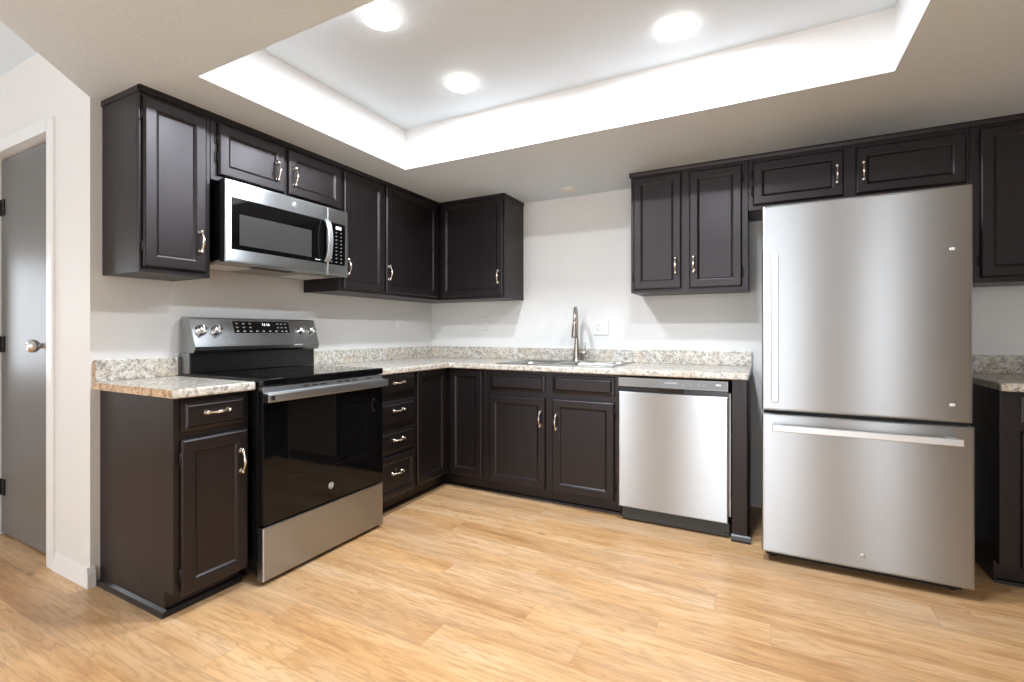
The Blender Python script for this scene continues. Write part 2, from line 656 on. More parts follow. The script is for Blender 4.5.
def handle_mesh():
    me_b = MB()
    L = .044
    pts, rad = [], []
    N = 18
    for i in range(N + 1):
        a = i / N
        xx = -L + 2 * L * a
        hh = .010 + .017 * math.sin(math.pi * a) ** .8
        pts.append((xx, 0, hh))
        rad.append(.0044 + .0030 * math.exp(-((a - .5) / .16) ** 2))
    me_b.tube(pts, rad, 10)
    for sx in (-1, 1):
        me_b.lathe((sx * L, 0, 0), (0, 0, 1), [(.0125, 0), (.0125, .002), (.0092, .005), (.0080, .010), (.0090, .013), (.0065, .018), (0, .019)], 16)
        me_b.lathe((sx * L, 0, .011), (sx, 0, .12), [(.0065, 0), (.0082, .004), (.0058, .009), (0, .012)], 12)
    bmesh.ops.recalc_face_normals(me_b.bm, faces=me_b.bm.faces)
    me = bpy.data.meshes.new('handle')
    me_b.bm.to_mesh(me); me_b.bm.free()
    me.materials.append(M['nickel'])
    return me


HANDLE = handle_mesh()


def handle(parent, pos, n, along):
    root = parent
    while root.parent is not None:
        root = root.parent
    o = bpy.data.objects.new('handle', HANDLE)
    COL.objects.link(o)
    o.parent = parent
    n, a = Vector(n), Vector(along)
    b = n.cross(a)
    R = Matrix((a, b, n)).transposed()
    o.location = Vector(pos) - Vector(root.location)
    o.rotation_euler = R.to_euler()
    o['label'] = 'bowed satin nickel pull handle'
    return o


def front(parent, name, wall, a0, a1, z0, z1, face, loops, hnd=None, hinge=None):
    """a door or drawer front on a cabinet face; wall 'L' (face x=face, a=y) or 'B' (face y=-face, a=x)"""
    ax = LWALL if wall == 'L' else BWALL
    o = (face, a0, z0) if wall == 'L' else (a0, -face, z0)
    d = MB().panel(o, ax['u'], ax['v'], ax['n'], a1 - a0, z1 - z0, loops).build(name, 'cab', parent)
    T = loops[2][1] if loops is DOOR_LOOPS else .020

    def P(a, z, out):
        return (face + out, a, z) if wall == 'L' else (a, -face - out, z)
    if hnd:
        a, z, along = hnd
        handle(d, P(a, z, T), ax['n'], ax['v'] if along == 'v' else ax['u'])
    if hinge:
        for hz in (z0 + .085, z1 - .075):
            ha = a0 - .007 if hinge < 0 else a1 + .007
            mb = MB()
            p, q = P(ha - .006, hz - .026, 0), P(ha + .006, hz + .026, .004)
            mb.box(p[0], q[0], p[1], q[1], p[2], q[2])
            mb.lathe(P(ha + (.005 if hinge < 0 else -.005), hz - .026, .008), (0, 0, 1), [(.0045, 0), (.0045, .052)], 8)
            mb.build('hinge', 'hinge', d)
    return d


def top_strip(parent, wall, a0, a1, face, left_end=None, right_end=None):
    """dark moulding strip where a wall cabinet meets the ceiling"""
    m = MB()
    prof = [(face - .004, H1 - .028), (face + .006, H1 - .026), (face + .012, H1 - .010), (face + .012, H1), (face - .004, H1)]
    if wall == 'L':
        m.prism(prof, 'y', a0 - (.004 if left_end else 0), a1)
        if left_end:
            m.box(.0, face + .010, a0 - .004, a0 + .004, H1 - .026, H1)
    else:
        m.prism([(-p, z) for p, z in prof], 'x', a0 - (.010 if left_end else 0), a1 + (.004 if right_end else 0))
        if left_end:
            m.box(a0 - .010, a0 + .004, -face - .010, 0, H1 - .026, H1)
        if right_end:
            m.box(a1 - .004, a1 + .004, -face - .010, 0, H1 - .026, H1)
    return m.build('top_strip', 'cab', parent)


def wall_box(wall, a0, a1, z0, face, lip=.001):
    """wall cabinet body whose bottom board sits a little above the face frame's lower edge"""
    m = MB()
    z1 = H1 - .002
    def bx(p0, p1, q0, q1, r0, r1):   # p: depth from the wall, q: along the wall
        if wall == 'L':
            m.box(p0, p1, q0, q1, r0, r1)
        else:
            m.box(q0, q1, -p1, -p0, r0, r1)
    bx(.002, face - .019, a0 + .016, a1 - .016, z0 + lip, z1)
    bx(.002, face - .019, a0, a0 + .016, z0, z1)
    bx(.002, face - .019, a1 - .016, a1, z0, z1)
    bx(face - .019, face, a0, a1, z0, z1)
    return m


# ------------------------------------------------------------------ base cabinets
BF = .60           # face frame of the base cabinets
TK = .535          # toe kick board
PROF = [(.002, 0.0), (TK, 0), (TK, .098), (BF, .098), (BF, CT0), (.002, CT0)]

t = thing('base_cabinet', (.30, -2.297, 0), 'narrow dark base cabinet left of the oven range, with one drawer above one door', 'cabinet')
MB().prism(PROF, 'y', -2.450, -2.138).build('body', 'cab', t, .002)
front(t, 'drawer', 'L', -2.426, -2.152, .738, .866, BF, DRAWER_LOOPS, (-2.289, .808, 'h'))
front(t, 'door', 'L', -2.426, -2.149, .085, .708, BF, DOOR_LOOPS, (-2.183, .572, 'v'), -1)
q = .017
m = MB()
m.prism([(-2.450, 0), (-2.450 - q, 0), (-2.450 - q, .008), (-2.450 - q * .7, .022), (-2.450, .030)], 'x', .016, TK + q)
m.prism([(TK, 0), (TK + q, 0), (TK + q, .008), (TK + q * .7, .022), (TK, .030)], 'y', -2.450, -2.138)
m.build('shoe_moulding', 'shoe', t)

t = thing('drawer_cabinet', (.30, -1.168, 0), 'dark base cabinet with a stack of four drawers, right of the oven range', 'cabinet')
MB().prism(PROF, 'y', -1.366, -.9715).build('body', 'cab', t, .002)
for z0, z1 in ((.746, .872), (.566, .706), (.379, .525)):
    front(t, 'drawer', 'L', -1.345, -.984, z0, z1, BF, DRAWER_LOOPS, (-1.155, (z0 + z1) / 2 + .012, 'h'))
front(t, 'drawer', 'L', -1.345, -.984, .108, .366, BF, DOOR_LOOPS[:3] + [(.036, .020), (.039, .0185), (.043, .017), (.050, .0105), (.053, .0105)], (-1.168, .258, 'h'))
MB().prism([(TK, 0), (TK + .014, 0), (TK + .012, .014), (TK, .018)], 'y', -1.366, -.9715).build('shoe_moulding', 'cab', t)

t = thing('corner_cabinet', (.30, -.30, 0), 'dark corner base cabinet with a two-leaf folding door and no handle, under the counter corner', 'cabinet')
m = MB()
xs, ys = [.002, BF, .932], [-.968, -BF, -.002]
m.cells(xs, ys, lambda i, j: i == 0 or j == 1, .098, CT0)
xs2, ys2 = [.002, TK, .932], [-.968, -TK, -.002]
m.cells(xs2, ys2, lambda i, j: i == 0 or j == 1, 0, .097)
m.build('body', 'cab', t, .002)
front(t, 'door', 'L', -.962, -.634, .112, .876, BF, DOOR_LOOPS)
front(t, 'door', 'B', .634, .905, .112, .872, BF, DOOR_LOOPS)
m = MB()
m.prism([(TK, 0), (TK + .014, 0), (TK + .012, .014), (TK, .018)], 'y', -.968, -TK)
m.prism([(-TK, 0), (-TK - .014, 0), (-TK - .012, .014), (-TK, .018)], 'x', TK, .932)
m.build('shoe_moulding', 'cab', t)

t = thing('sink_cabinet', (1.40, -.30, 0), 'dark double-door base cabinet below the sink, with two blank panels above the doors', 'cabinet')
# open-topped body so that the bowls hang inside it
m = MB()
m.box(.934, .952, -BF + .02, -.002, .098, CT0); m.box(1.860, 1.878, -BF + .02, -.002, .098, CT0)
m.box(.952, 1.860, -BF + .02, -.002, .098, .116); m.box(.952, 1.860, -.014, -.002, .116, CT0)
m.box(.934, 1.878, -BF, -BF + .02, .098, CT0)
m.box(.934, 1.878, -TK, -TK + .018, 0, .0975)
m.build('body', 'cab', t, .0015)
front(t, 'drawer_front', 'B', .970, 1.388, .740, .857, BF, DRAWER_LOOPS)
front(t, 'drawer_front', 'B', 1.444, 1.855, .744, .862, BF, DRAWER_LOOPS)
front(t, 'door', 'B', .968, 1.391, .102, .703, BF, DOOR_LOOPS, (1.360, .567, 'v'), -1)
front(t, 'door', 'B', 1.444, 1.855, .102, .705, BF, DOOR_LOOPS, (1.473, .557, 'v'), 1)
MB().prism([(-TK, 0), (-TK - .014, 0), (-TK - .012, .014), (-TK, .018)], 'x', .934, 1.878).build('shoe_moulding', 'cab', t)

# panel and filler post at the end of the back run
t = thing('end_panel', (2.555, -.31, 0), 'dark wooden end panel with a filler post, between dishwasher and refrigerator', 'panel')
MB().box(2.575, 2.590, -.602, -.002, 0, CT0).build('side_panel', 'cab', t, .002)
MB().box(2.512, 2.5865, -.622, -.6025, 0, CT0).build('filler_post', 'cab', t, .002)
m = MB()
qq = .014
m.prism([(-.622, 0), (-.622 - qq, 0), (-.622 - qq, .012), (-.622 - qq * .6, .028), (-.622, .036)], 'x', 2.508, 2.604)
m.prism([(2.590, 0), (2.604, 0), (2.604, .012), (2.598, .028), (2.590, .036)], 'y', -.622, -.45)
m.build('shoe_moulding', 'shoe', t)

# right base cabinet beyond the refrigerator
t = thing('base_cabinet', (4.05, -.30, 0), 'black-looking base cabinet at the photo edge, right of the refrigerator', 'cabinet')
MB().prism([(-p, z) for p, z in PROF], 'x', 3.598, XW - .002).build('body', 'cab', t, .002)
for a in (3.665, 4.09):
    front(t, 'drawer', 'B', a, a + .385, .740, .862, BF, DRAWER_LOOPS, (a + .19, .80, 'h'))
    front(t, 'door', 'B', a, a + .385, .102, .705, BF, DOOR_LOOPS, (a + (.355 if a < 4 else .03), .567, 'v'))
m = MB().prism([(-TK, 0), (-TK - .014, 0), (-TK - .012, .014), (-TK, .018)], 'x', 3.598, XW - .002)
m.build('shoe_moulding', 'shoe', t)

# ------------------------------------------------------------------ counter tops
CD = .648


def counter_edge(m, *a):
    return m


t = thing('countertop', (.32, -2.303, CT0), 'short speckled beige countertop over the narrow cabinet left of the oven range', 'countertop')
MB().box(.0015, CD, -2.473, -2.132, CT0 + .0005, CT1).build('slab', 'granite', t, .009, 3)
MB().box(.0015, .021, -2.473, -2.132, CT1, 1.016).build('backsplash', 'granite', t, .003)
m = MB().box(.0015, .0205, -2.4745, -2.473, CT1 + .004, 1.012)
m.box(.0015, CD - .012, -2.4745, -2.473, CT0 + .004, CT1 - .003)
e = m.build('warm_lit_cap', 'granite_warmlit', t)  # end cap of the same laminate, warm light painted on
e['label'] = 'end cap of the countertop and backsplash, tinted tan for warm light'

t = thing('countertop', (.9, -.32, CT0), 'long L-shaped speckled beige countertop running round the corner under the sink', 'countertop')
xs = [.0015, CD, 1.035, 1.795, 2.598]
ys = [-1.366, -CD, -.565, -.125, -.0015]
def on(i, j):
    if j == 0:
        return i == 0
    return not (i == 2 and j == 2)
MB().cells(xs, ys, on, CT0 + .0005, CT1).build('slab', 'granite', t, .009, 3)
xb, yb = [.0015, .021, 2.598], [-1.366, -.021, -.0015]
MB().cells(xb, yb, lambda i, j: i == 0 or j == 1, CT1, 1.014).build('backsplash', 'granite', t, .003)

t = thing('countertop', (4.04, -.32, CT0), 'dim speckled countertop with a backsplash, right of the refrigerator', 'countertop')
MB().box(3.588, XW - .0015, -CD, -.0015, CT0 + .0005, CT1).build('slab', 'granite', t, .009, 3)
MB().box(3.588, XW - .0015, -.021, -.0015, CT1, 1.016).build('backsplash', 'granite', t, .003)

# ------------------------------------------------------------------ sink and faucet
t = thing('sink', (1.415, -.33, CT1), 'double-bowl stainless steel sink set into the countertop', 'sink')
SX0, SX1, SY0, SY1 = 1.0, 1.83, -.59, -.045
bowls = [(1.045, 1.395), (1.435, 1.785)]
BY0, BY1 = -.555, -.175
m = MB()
xs = [SX0, bowls[0][0], bowls[0][1], bowls[1][0], bowls[1][1], SX1]
ys = [SY0, BY0, BY1, SY1]
m.cells(xs, ys, lambda i, j: not (j == 1 and i in (1, 3)), CT1, CT1 + .006)
m.build('rim', 'sink', t, .0025)
for a, b in bowls:
    m = MB()
    ins = .022
    zt, zb = CT1 + .003, CT1 - .165
    def ring(i_, z):
        r = min(.05, (b - a) / 2 - i_)
        out = []
        for cx, cy, a0 in ((b - i_ - r, BY1 - i_ - r, 0), (a + i_ + r, BY1 - i_ - r, 90), (a + i_ + r, BY0 + i_ + r, 180), (b - i_ - r, BY0 + i_ + r, 270)):
            for kk in range(5):
                an = math.radians(a0 + kk * 22.5)
                out.append(m.bm.verts.new((cx + r * math.cos(an), cy + r * math.sin(an), z)))
        return out
    prev = ring(-.001, zt)
    for i_, z in ((.004, zt - .004), (.010, zt - .02), (.018, zb + .02), (.03, zb + .004), (.06, zb)):
        cur = ring(i_, z)
        for kk in range(len(cur)):
            m.bm.faces.new((prev[kk], prev[(kk + 1) % len(cur)], cur[(kk + 1) % len(cur)], cur[kk])).smooth = True
        prev = cur
    m.bm.faces.new(prev)
    bo = m.build('bowl', 'sink', t)
    MB().lathe(((a + b) / 2, (BY0 + BY1) / 2, zb + .0005), (0, 0, 1), [(.042, 0), (.042, .002), (.030, .003), (.026, .001), (0, .001)], 20).build('drain', 'chrome', bo)

FX, FY = 1.418, -.085
t = thing('faucet', (FX, FY, CT1 + .006), 'tall brushed nickel gooseneck faucet standing behind the sink', 'faucet')
z0 = CT1 + .006
m = MB().lathe((FX, FY, z0), (0, 0, 1), [(.036, 0), (.036, .004), (.031, .008), (.029, .012), (.026, .06), (.0175, .13), (.0130, .20), (.0115, .235)], 24)
m.build('body', 'faucet', t)
zs = z0 + .230
R = .105
pts = [(FX, FY, zs), (FX, FY, zs + .06)]
for i in range(1, 17):
    a = math.pi * i / 16 * 1.0
    pts.append((FX, FY - R + R * math.cos(a), zs + .06 + R * math.sin(a)))
MB().tube(pts, .0115, 14).build('spout', 'faucet', t)
tip = pts[-1]
m = MB().lathe(tip, (0, -.05, -1), [(.0125, -.004), (.0135, .01), (.017, .05), (.0225, .095), (.0225, .104)], 20)
sh = m.build('spray_head', 'faucet', t)
MB().lathe(Vector(tip) + Vector((0, -.05, -1)).normalized() * .104, (0, -.05, -1), [(.0225, 0), (.0225, .006), (.018, .010), (0, .010)], 20).build('spray_nozzle', 'grey', sh)
m = MB().lathe((FX + .018, FY, z0 + .062), (1, 0, 0), [(.016, 0), (.016, .045), (.014, .052), (0, .053)], 18)
m.tube([(FX + .058, FY, z0 + .070), (FX + .062, FY - .002, z0 + .10), (FX + .066, FY - .004, z0 + .135)], [.0055, .005, .0042], 10)
m.build('lever_handle', 'faucet', t)
MB().box(FX - .13, FX + .13, FY - .028, FY + .028, CT1 + .0062, CT1 + .0105).build('deck_plate', 'faucet', t, .003)

for ch in t.children:
    if ch.name.split('.')[0] != 'deck_plate':
        ch.rotation_euler = (0, 0, math.radians(16))      # the spout points into the room

# ------------------------------------------------------------------ dishwasher
t = thing('dishwasher', (2.192, -.32, 0), 'stainless steel dishwasher set between sink cabinet and end panel', 'dishwasher')
DW0, DW1, DWF = 1.888, 2.494, -.642
MB().box(1.892, 2.485, -.585, -.03, .09, .872).build('tub', 'grey', t, .004)
m = MB().prism([(DWF + .012, .872), (DWF, .868), (DWF, .815), (DWF + .006, .812), (-.586, .812), (-.586, .872)], 'x', DW0, DW1)
m.build('control_panel', 'steel_dark', t, .001)
m = MB()
m.box(DW0, DW1, DWF + .004, -.586, .7862, .8115)
m.build('handle_strip', 'black', t)
m = MB().prism([(DWF - .002, .815), (DWF - .004, .808), (DWF + .001, .790), (DWF + .006, .790), (DWF + .006, .815)], 'x', 2.118, 2.262)
m.build('pocket_handle', 'black', t, .001)
m = MB().panel((DW0, DWF + .05, .092), (1, 0, 0), (0, 0, 1), (0, -1, 0), DW1 - DW0, .692, [(0, .044), (.0025, .049), (.007, .050)])
m.build('door', 'steel', t)
m = MB().box(DW0 + .012, DW1 + .006, -.606, -.585, .010, .082)
m.build('kick_plate', 'kick', t, .003)
m = MB()
m.lathe((2.478, -.607, .03), (0, -1, 0), [(.006, 0), (.006, .002), (0, .0025)], 10)
m.build('screw', 'blackmat', t)
for fx in (1.935, 2.44):
    MB().lathe((fx, -.50, 0), (0, 0, 1), [(.02, 0), (.02, .012), (.010, .014), (.010, .09)], 12).build('foot', 'blackmat', t)
MB().box(2.4945, 2.505, -.60, -.58, .12, .80).build('side_gasket', 'insul', t)
pnl = MB().box(2.122, DW1 - .004, DWF - .0008, DWF, .820, .866).build('button_panel', 'grey', t)
text('brand_lettering', 'FRIGIDAIRE', .0135, 'mark', t, (2.192, DWF - .0012, .846), (1, 0, 0), (0, 0, 1))
for bx in (2.262, 2.303, 2.345, 2.372):
    m = MB().box(bx - .008, bx + .008, DWF - .0014, DWF - .0006, .838, .841)
    m.lathe((bx, DWF - .0006, .848), (0, -1, 0), [(.0022, 0), (.0022, .0008)], 8)
    m.build('button_mark', 'markdim', t)
MB().box(2.432, 2.458, DWF - .0014, DWF - .0006, .842, .852).build('start_button', 'mark', t, .0003)

# ------------------------------------------------------------------ oven range
t = thing('oven_range', (.33, -1.749, 0), 'freestanding electric oven range with black glass door and steel drawer', 'oven')
Y0, Y1 = YR0, YR1
RX = .690
MB().box(.02, .645, Y0 + .003, Y1 - .003, .055, .895).build('body', 'black', t, .003)
m = MB().box(.05, .60, Y0 + .02, Y1 - .02, .03, .055)
m.build('base', 'blackmat', t)
for fx in (.09, .58):
    for fy in (Y0 + .06, Y1 - .06):
        MB().lathe((fx, fy, 0), (0, 0, 1), [(.02, 0), (.02, .01), (.012, .012), (.012, .03)], 12).build('foot', 'blackmat', t)
# cooktop
m = MB().prism([(.098, .897), (RX - .002, .897), (RX, .902), (RX, .924), (RX - .006, .930), (.098, .930)], 'y', Y0, Y1)
ck = m.build('cooktop', 'glass', t, .0015)
for bx, by, br in ((.22, Y0 + .20, .085), (.22, Y1 - .20, .075), (.50, Y0 + .20, .10), (.50, Y1 - .20, .105)):
    m = MB()
    for r_ in (br, br * .6):
        A = [m.bm.verts.new((bx + r_ * math.cos(2 * math.pi * i / 40), by + r_ * math.sin(2 * math.pi * i / 40), .9303)) for i in range(40)]
        B = [m.bm.verts.new((bx + (r_ - .0012) * math.cos(2 * math.pi * i / 40), by + (r_ - .0012) * math.sin(2 * math.pi * i / 40), .9303)) for i in range(40)]
        for i in range(40):
            m.bm.faces.new((A[i], A[(i + 1) % 40], B[(i + 1) % 40], B[i]))
    m.build('burner_ring', 'slot', ck)
# vent strip and oven door
m = MB().box(.646, RX - .004, Y0 + .002, Y1 - .002, .868, .892)
vs = m.build('vent_trim', 'range_steel', t, .001)
for i in range(9):
    yy = Y0 + .21 + i * .052
    if i in (3, 7):
        continue
    MB().box(RX - .0045, RX - .0030, yy, yy + .038, .8765, .8825).build('vent_slot', 'blackmat', vs)
dr = MB().box(.646, RX - .006, Y0 + .002, Y1 - .002, .272, .866).build('oven_door', 'black', t, .002)
MB().box(RX - .006, RX, Y0 + .002, Y1 - .002, .272, .822).build('door_glass', 'glass', dr, .0015)
wy0, wy1, wz0, wz1 = Y0 + .13, Y1 - .13, .45, .74
m = MB()
w = .004
xg = RX + .0003
m.box(RX - .0002, xg, wy0, wy1, wz0, wz0 + w); m.box(RX - .0002, xg, wy0, wy1, wz1 - w, wz1)
m.box(RX - .0002, xg, wy0, wy0 + w, wz0 + w, wz1 - w); m.box(RX - .0002, xg, wy1 - w, wy1, wz0 + w, wz1 - w)
m.build('window_outline', 'black', dr)
m = MB().prism([(RX - .005, .868), (RX + .034, .866), (RX + .040, .860), (RX + .040, .832), (RX + .034, .826), (RX + .022, .826), (RX + .018, .832), (RX + .018, .850), (RX + .012, .856), (RX - .005, .858)], 'y', Y0 - .002, Y1 + .002)
hb = m.build('handle', 'range_steel', dr, .001)
for a, b in ((Y0 + .004, Y0 + .03), (Y1 - .03, Y1 - .004)):
    MB().box(RX - .006, RX + .019, a, b, .826, .858).build('handle_mount', 'range_steel', hb, .001)
MB().box(RX + .0395, RX + .0404, Y0 + .010, Y0 + .030, .836, .857).build('end_inset', 'blackmat', hb)


def emblem(parent, pos, u, v, r, mat_disc='mark', mat_line='grey'):
    """round badge with a ring and two initials"""
    u, v = Vector(u), Vector(v)
    n = u.cross(v)
    d = MB().lathe(Vector(pos), n, [(r, 0), (r, .0012), (r * .93, .0018), (0, .0018)], 28).build('emblem', mat_disc, parent)
    rg = MB()
    p = Vector(pos) + n * .0019
    A, B = [], []
    for i in range(36):
        an = 2 * math.pi * i / 36
        dv = u * math.cos(an) + v * math.sin(an)
        A.append(rg.bm.verts.new(p + dv * r * .84)); B.append(rg.bm.verts.new(p + dv * r * .74))
    for i in range(36):
        rg.bm.faces.new((A[i], A[(i + 1) % 36], B[(i + 1) % 36], B[i]))
    rg.build('emblem_ring', mat_line, d)
    text('emblem_lettering', 'GE', r * .82, mat_line, d, p, u, v, .0003)
    return d


emblem(dr, (RX, -1.751, .350), (0, 1, 0), (0, 0, 1), .0175, 'keymark', 'mark')
m = MB().panel((.646, Y0, .022), (0, 1, 0), (0, 0, 1), (1, 0, 0), Y1 - Y0, .240, [(0, RX - .646 - .004), (.002, RX - .646 - .001), (.006, RX - .646)])
m.build('storage_drawer', 'range_steel', t)
# back guard
MB().box(.02, .104, Y0 + .010, Y1 + .002, .931, 1.034).build('riser', 'black', t, .002)
prof = [(.02, 1.035), (.125, 1.035), (.138, 1.048), (.142, 1.066), (.139, 1.076), (.092, 1.210), (.086, 1.217), (.02, 1.217)]
bgd = MB().prism(prof, 'y', Y0 + .010, Y1 + .010).build('control_panel', 'range_steel', t, .002)
MB().prism([(.102, 1.0345), (.1255, 1.0345), (.1388, 1.0478), (.1430, 1.066), (.139, 1.066), (.120, 1.04)], 'y', Y0 + .011, Y1 + .009).build('lower_lip', 'steel_dark', bgd)
MB().box(.02, .098, Y0 + .0065, Y0 + .010, .931, 1.034).build('end_cap', 'range_steel', bgd)
U = Vector((0, 1, 0))
VS = Vector((.092 - .139, 0, 1.210 - 1.068)).normalized()
NS = U.cross(VS)
def slant(y, z):
    f = (z - 1.068) / (1.210 - 1.068)
    return Vector((.139 + (.092 - .139) * f, y, z))
dp = MB().panel(slant(-1.900, 1.122), U, VS, NS, .345, .082, [(0, .0008), (.001, .0014)]).build('display', 'glass', bgd)
tx = slant(-1.705, 1.182) + NS * .0018
text('clock_digits', '11:16', .022, 'digit', dp, tx, U, VS, .0002)
for r_, (zz, ys_) in enumerate(((1.187, (-1.878, -1.84, -1.802, -1.63, -1.605, -1.578)), (1.166, (-1.878, -1.84, -1.802, -1.63, -1.605, -1.578)), (1.145, (-1.878, -1.84, -1.802, -1.765, -1.725, -1.685, -1.645, -1.605, -1.578)))):
    for yy in ys_:
        p = slant(yy, zz) + NS * .0013
        MB().panel(p - U * .007 - VS * .003, U, VS, NS, .014, .006, [(0, .0004)]).build('key_legend', 'markdim', dp)
for yy in (-2.074, -1.996, -1.478, -1.402):
    p = slant(yy, 1.148)
    kb = MB().lathe(p, NS, [(.0285, 0), (.0285, .003), (.024, .005), (.0225, .024), (.020, .028), (0, .0285)], 28).build('knob', 'chrome', bgd)
    MB().panel(p + NS * .026 - U * .005 - VS * .022, U, VS, NS, .010, .044, [(0, .008), (.002, .011)]).build('knob_grip', 'chrome', kb)
    pp = slant(yy - .005, 1.090)
    MB().panel(slant(yy - .012, 1.107) + NS * .0002, U, VS, NS, .024, .004, [(0, .0005)]).build('knob_legend', 'slot', bgd)
MB().box(.1425, .1432, -1.545, -1.485, 1.063, 1.067).build('marking', 'mark', bgd)

# ------------------------------------------------------------------ microwave
MZ0, MZ1, MX = 1.475, 1.872, .411
t = thing('microwave', (.2, -1.749, MZ0), 'stainless steel microwave hung under the short wall cabinet above the oven range', 'microwave')
MB().box(.003, .368, Y0 + .004, Y1 + .003, MZ0 + .012, MZ1).build('casing', 'black', t, .002)
MB().box(.02, .366, Y0 + .010, Y1 - .010, MZ0 + .002, MZ0 + .012).build('underside', 'mwunder', t, .001)
for a, b in ((-2.09, -1.90), (-1.60, -1.41)):
    MB().box(.06, .26, a, b, MZ0 - .001, MZ0 + .003).build('grease_filter', 'filt', t, .001)
MB().box(.285, .345, -1.93, -1.70, MZ0 - .001, MZ0 + .003).build('lamp_cover', 'blackmat', t, .001)
SEAM = -1.5335
d = MB().panel((.368, Y0, MZ0), (0, 1, 0), (0, 0, 1), (1, 0, 0), SEAM - .0008 - Y0, MZ1 - MZ0, [(0, .036), (.003, .041), (.012, .043)]).build('door', 'steel', t)
gl = MB().panel((MX - .0005, -2.098, 1.540), (0, 1, 0), (0, 0, 1), (1, 0, 0), -1.536 + 2.098, .250, [(0, .0015), (.002, .0022)]).build('door_glass', 'glass', d)
MB().panel((MX + .0014, -2.060, 1.563), (0, 1, 0), (0, 0, 1), (1, 0, 0), 2.060 - 1.642, .150, [(0, .0008), (.001, .0012)]).build('viewing_window', 'mwglass', gl)
MB().box(MX + .0015, MX + .0022, -1.617, -1.583, 1.553, 1.557).build('marking', 'mark', gl)
pts = []
rad = []
for i in range(13):
    a = i / 12
    pts.append((MX + .012 + .030 * math.sin(math.pi * a) ** .6, -1.545, 1.547 + .246 * a))
m = MB()
prev = None
for (px_, py_, pz_) in pts:
    cur = [m.bm.verts.new((px_ + dx, py_ + dy, pz_)) for dx, dy in ((-.006, -.017), (.005, -.017), (.008, -.013), (.008, .013), (.005, .017), (-.006, .017))]
    if prev:
        for i in range(6):
            m.bm.faces.new((prev[i], prev[(i + 1) % 6], cur[(i + 1) % 6], cur[i]))
    else:
        m.bm.faces.new(cur[::-1])
    prev = cur
m.bm.faces.new(prev)
for zz in (1.547, 1.779):
    m.box(MX - .001, MX + .02, -1.555, -1.535, zz, zz + .014)
m.build('handle', 'satin', d, .001)
emblem(d, (MX - .0002, -1.748, 1.831), (0, 1, 0), (0, 0, 1), .016, 'steel_bright', 'steel_dark')
cp = MB().panel((.368, SEAM + .0008, MZ0), (0, 1, 0), (0, 0, 1), (1, 0, 0), Y1 - SEAM - .0008, MZ1 - MZ0, [(0, .036), (.002, .041), (.010, .043)]).build('control_panel', 'steel', t)
kp = MB().panel((MX - .0005, -1.522, 1.540), (0, 1, 0), (0, 0, 1), (1, 0, 0), .124, .248, [(0, .0015), (.002, .002)]).build('keypad', 'glass', cp)
MB().box(MX + .001, MX + .0022, -1.470, -1.428, 1.752, 1.770).build('clock_display', 'mark', kp)
for r_ in range(9):
    for c_ in range(3):
        if r_ in (0, 1) and c_ == 0:
            continue
        yy, zz = -1.502 + c_ * .036, 1.732 - r_ * .022
        MB().box(MX + .001, MX + .0021, yy - .006, yy + .006, zz - .0025, zz + .0025).build('key', 'keymark', kp)

# ------------------------------------------------------------------ refrigerator
F0, F1, FF = 2.658, 3.456, -.8133
t = thing('refrigerator', (3.057, -.42, 0), 'tall stainless steel bottom-freezer refrigerator below the two short wall cabinets', 'refrigerator')
MB().box(F0 + .008, F1 - .008, -.738, -.03, .045, 1.752).build('cabinet', 'black', t, .004)
def fdoor(name, z0_, z1_, f1):
    return MB().panel((F0, -.742, z0_), (1, 0, 0), (0, 0, 1), (0, -1, 0), f1 - F0, z1_ - z0_, [(0, .058), (.002, .066), (.006, .0698), (.012, .0713)]).build(name, 'steel', t)
ud = fdoor('door', .754, 1.768, F1 - .007)
fd = fdoor('freezer_drawer', .050, .738, F1)
MB().box(F0 + .01, F1 - .01, -.77, -.738, .739, .753).build('door_gasket', 'blackmat', t)
m = MB().box(F0 + .02, F1 - .02, -.735, -.68, .012, .048)
m.build('toe_grille', 'blackmat', t)
for fx in (F0 + .05, F1 - .05):
    for fy in (-.70, -.10):
        MB().lathe((fx, fy, 0), (0, 0, 1), [(.02, 0), (.02, .012), (.012, .014), (.012, .05)], 12).build('foot', 'blackmat', t)
m = MB().box(2.699, 2.729, -.868, -.850, .800, 1.520)
m.box(2.701, 2.727, -.852, FF + .001, .815, .845); m.box(2.701, 2.727, -.852, FF + .001, 1.475, 1.505)
m.build('handle', 'steel_bright', ud, .003)
m = MB().box(2.705, 3.406, -.868, -.850, .662, .693)
m.box(2.72, 2.75, -.852, FF + .001, .664, .691); m.box(3.36, 3.39, -.852, FF + .001, .664, .691)
m.build('handle', 'steel_bright', fd, .003)
for zz in (1.497, .829):
    MB().panel((3.372, FF + .0005, zz - .006), (1, 0, 0), (0, 0, 1), (0, -1, 0), .018, .012, [(0, .001), (.003, .002)]).build('badge', 'mark', ud)
emblem(fd, (3.069, FF - .0002, .115), (1, 0, 0), (0, 0, 1), .011, 'steel_bright', 'steel_dark')
MB().box(F1 - .12, F1 - .02, -.80, -.70, 1.7525, 1.766).build('hinge_cover', 'blackmat', t, .003)

# ------------------------------------------------------------------ wall cabinets
UF = .324
UB = 1.398
t = thing('wall_cabinet', (.16, -2.302, UB), 'tall narrow single-door dark wall cabinet left of the microwave', 'wall cabinet')
wall_box('L', -2.442, -2.149, UB, UF).build('body', 'cab', t, .0015)
front(t, 'door', 'L', -2.432, -2.172, 1.421, 2.148, UF, DOOR_LOOPS, (-2.203, 1.562, 'v'), -1)
top_strip(t, 'L', -2.442, -2.149, UF, True)

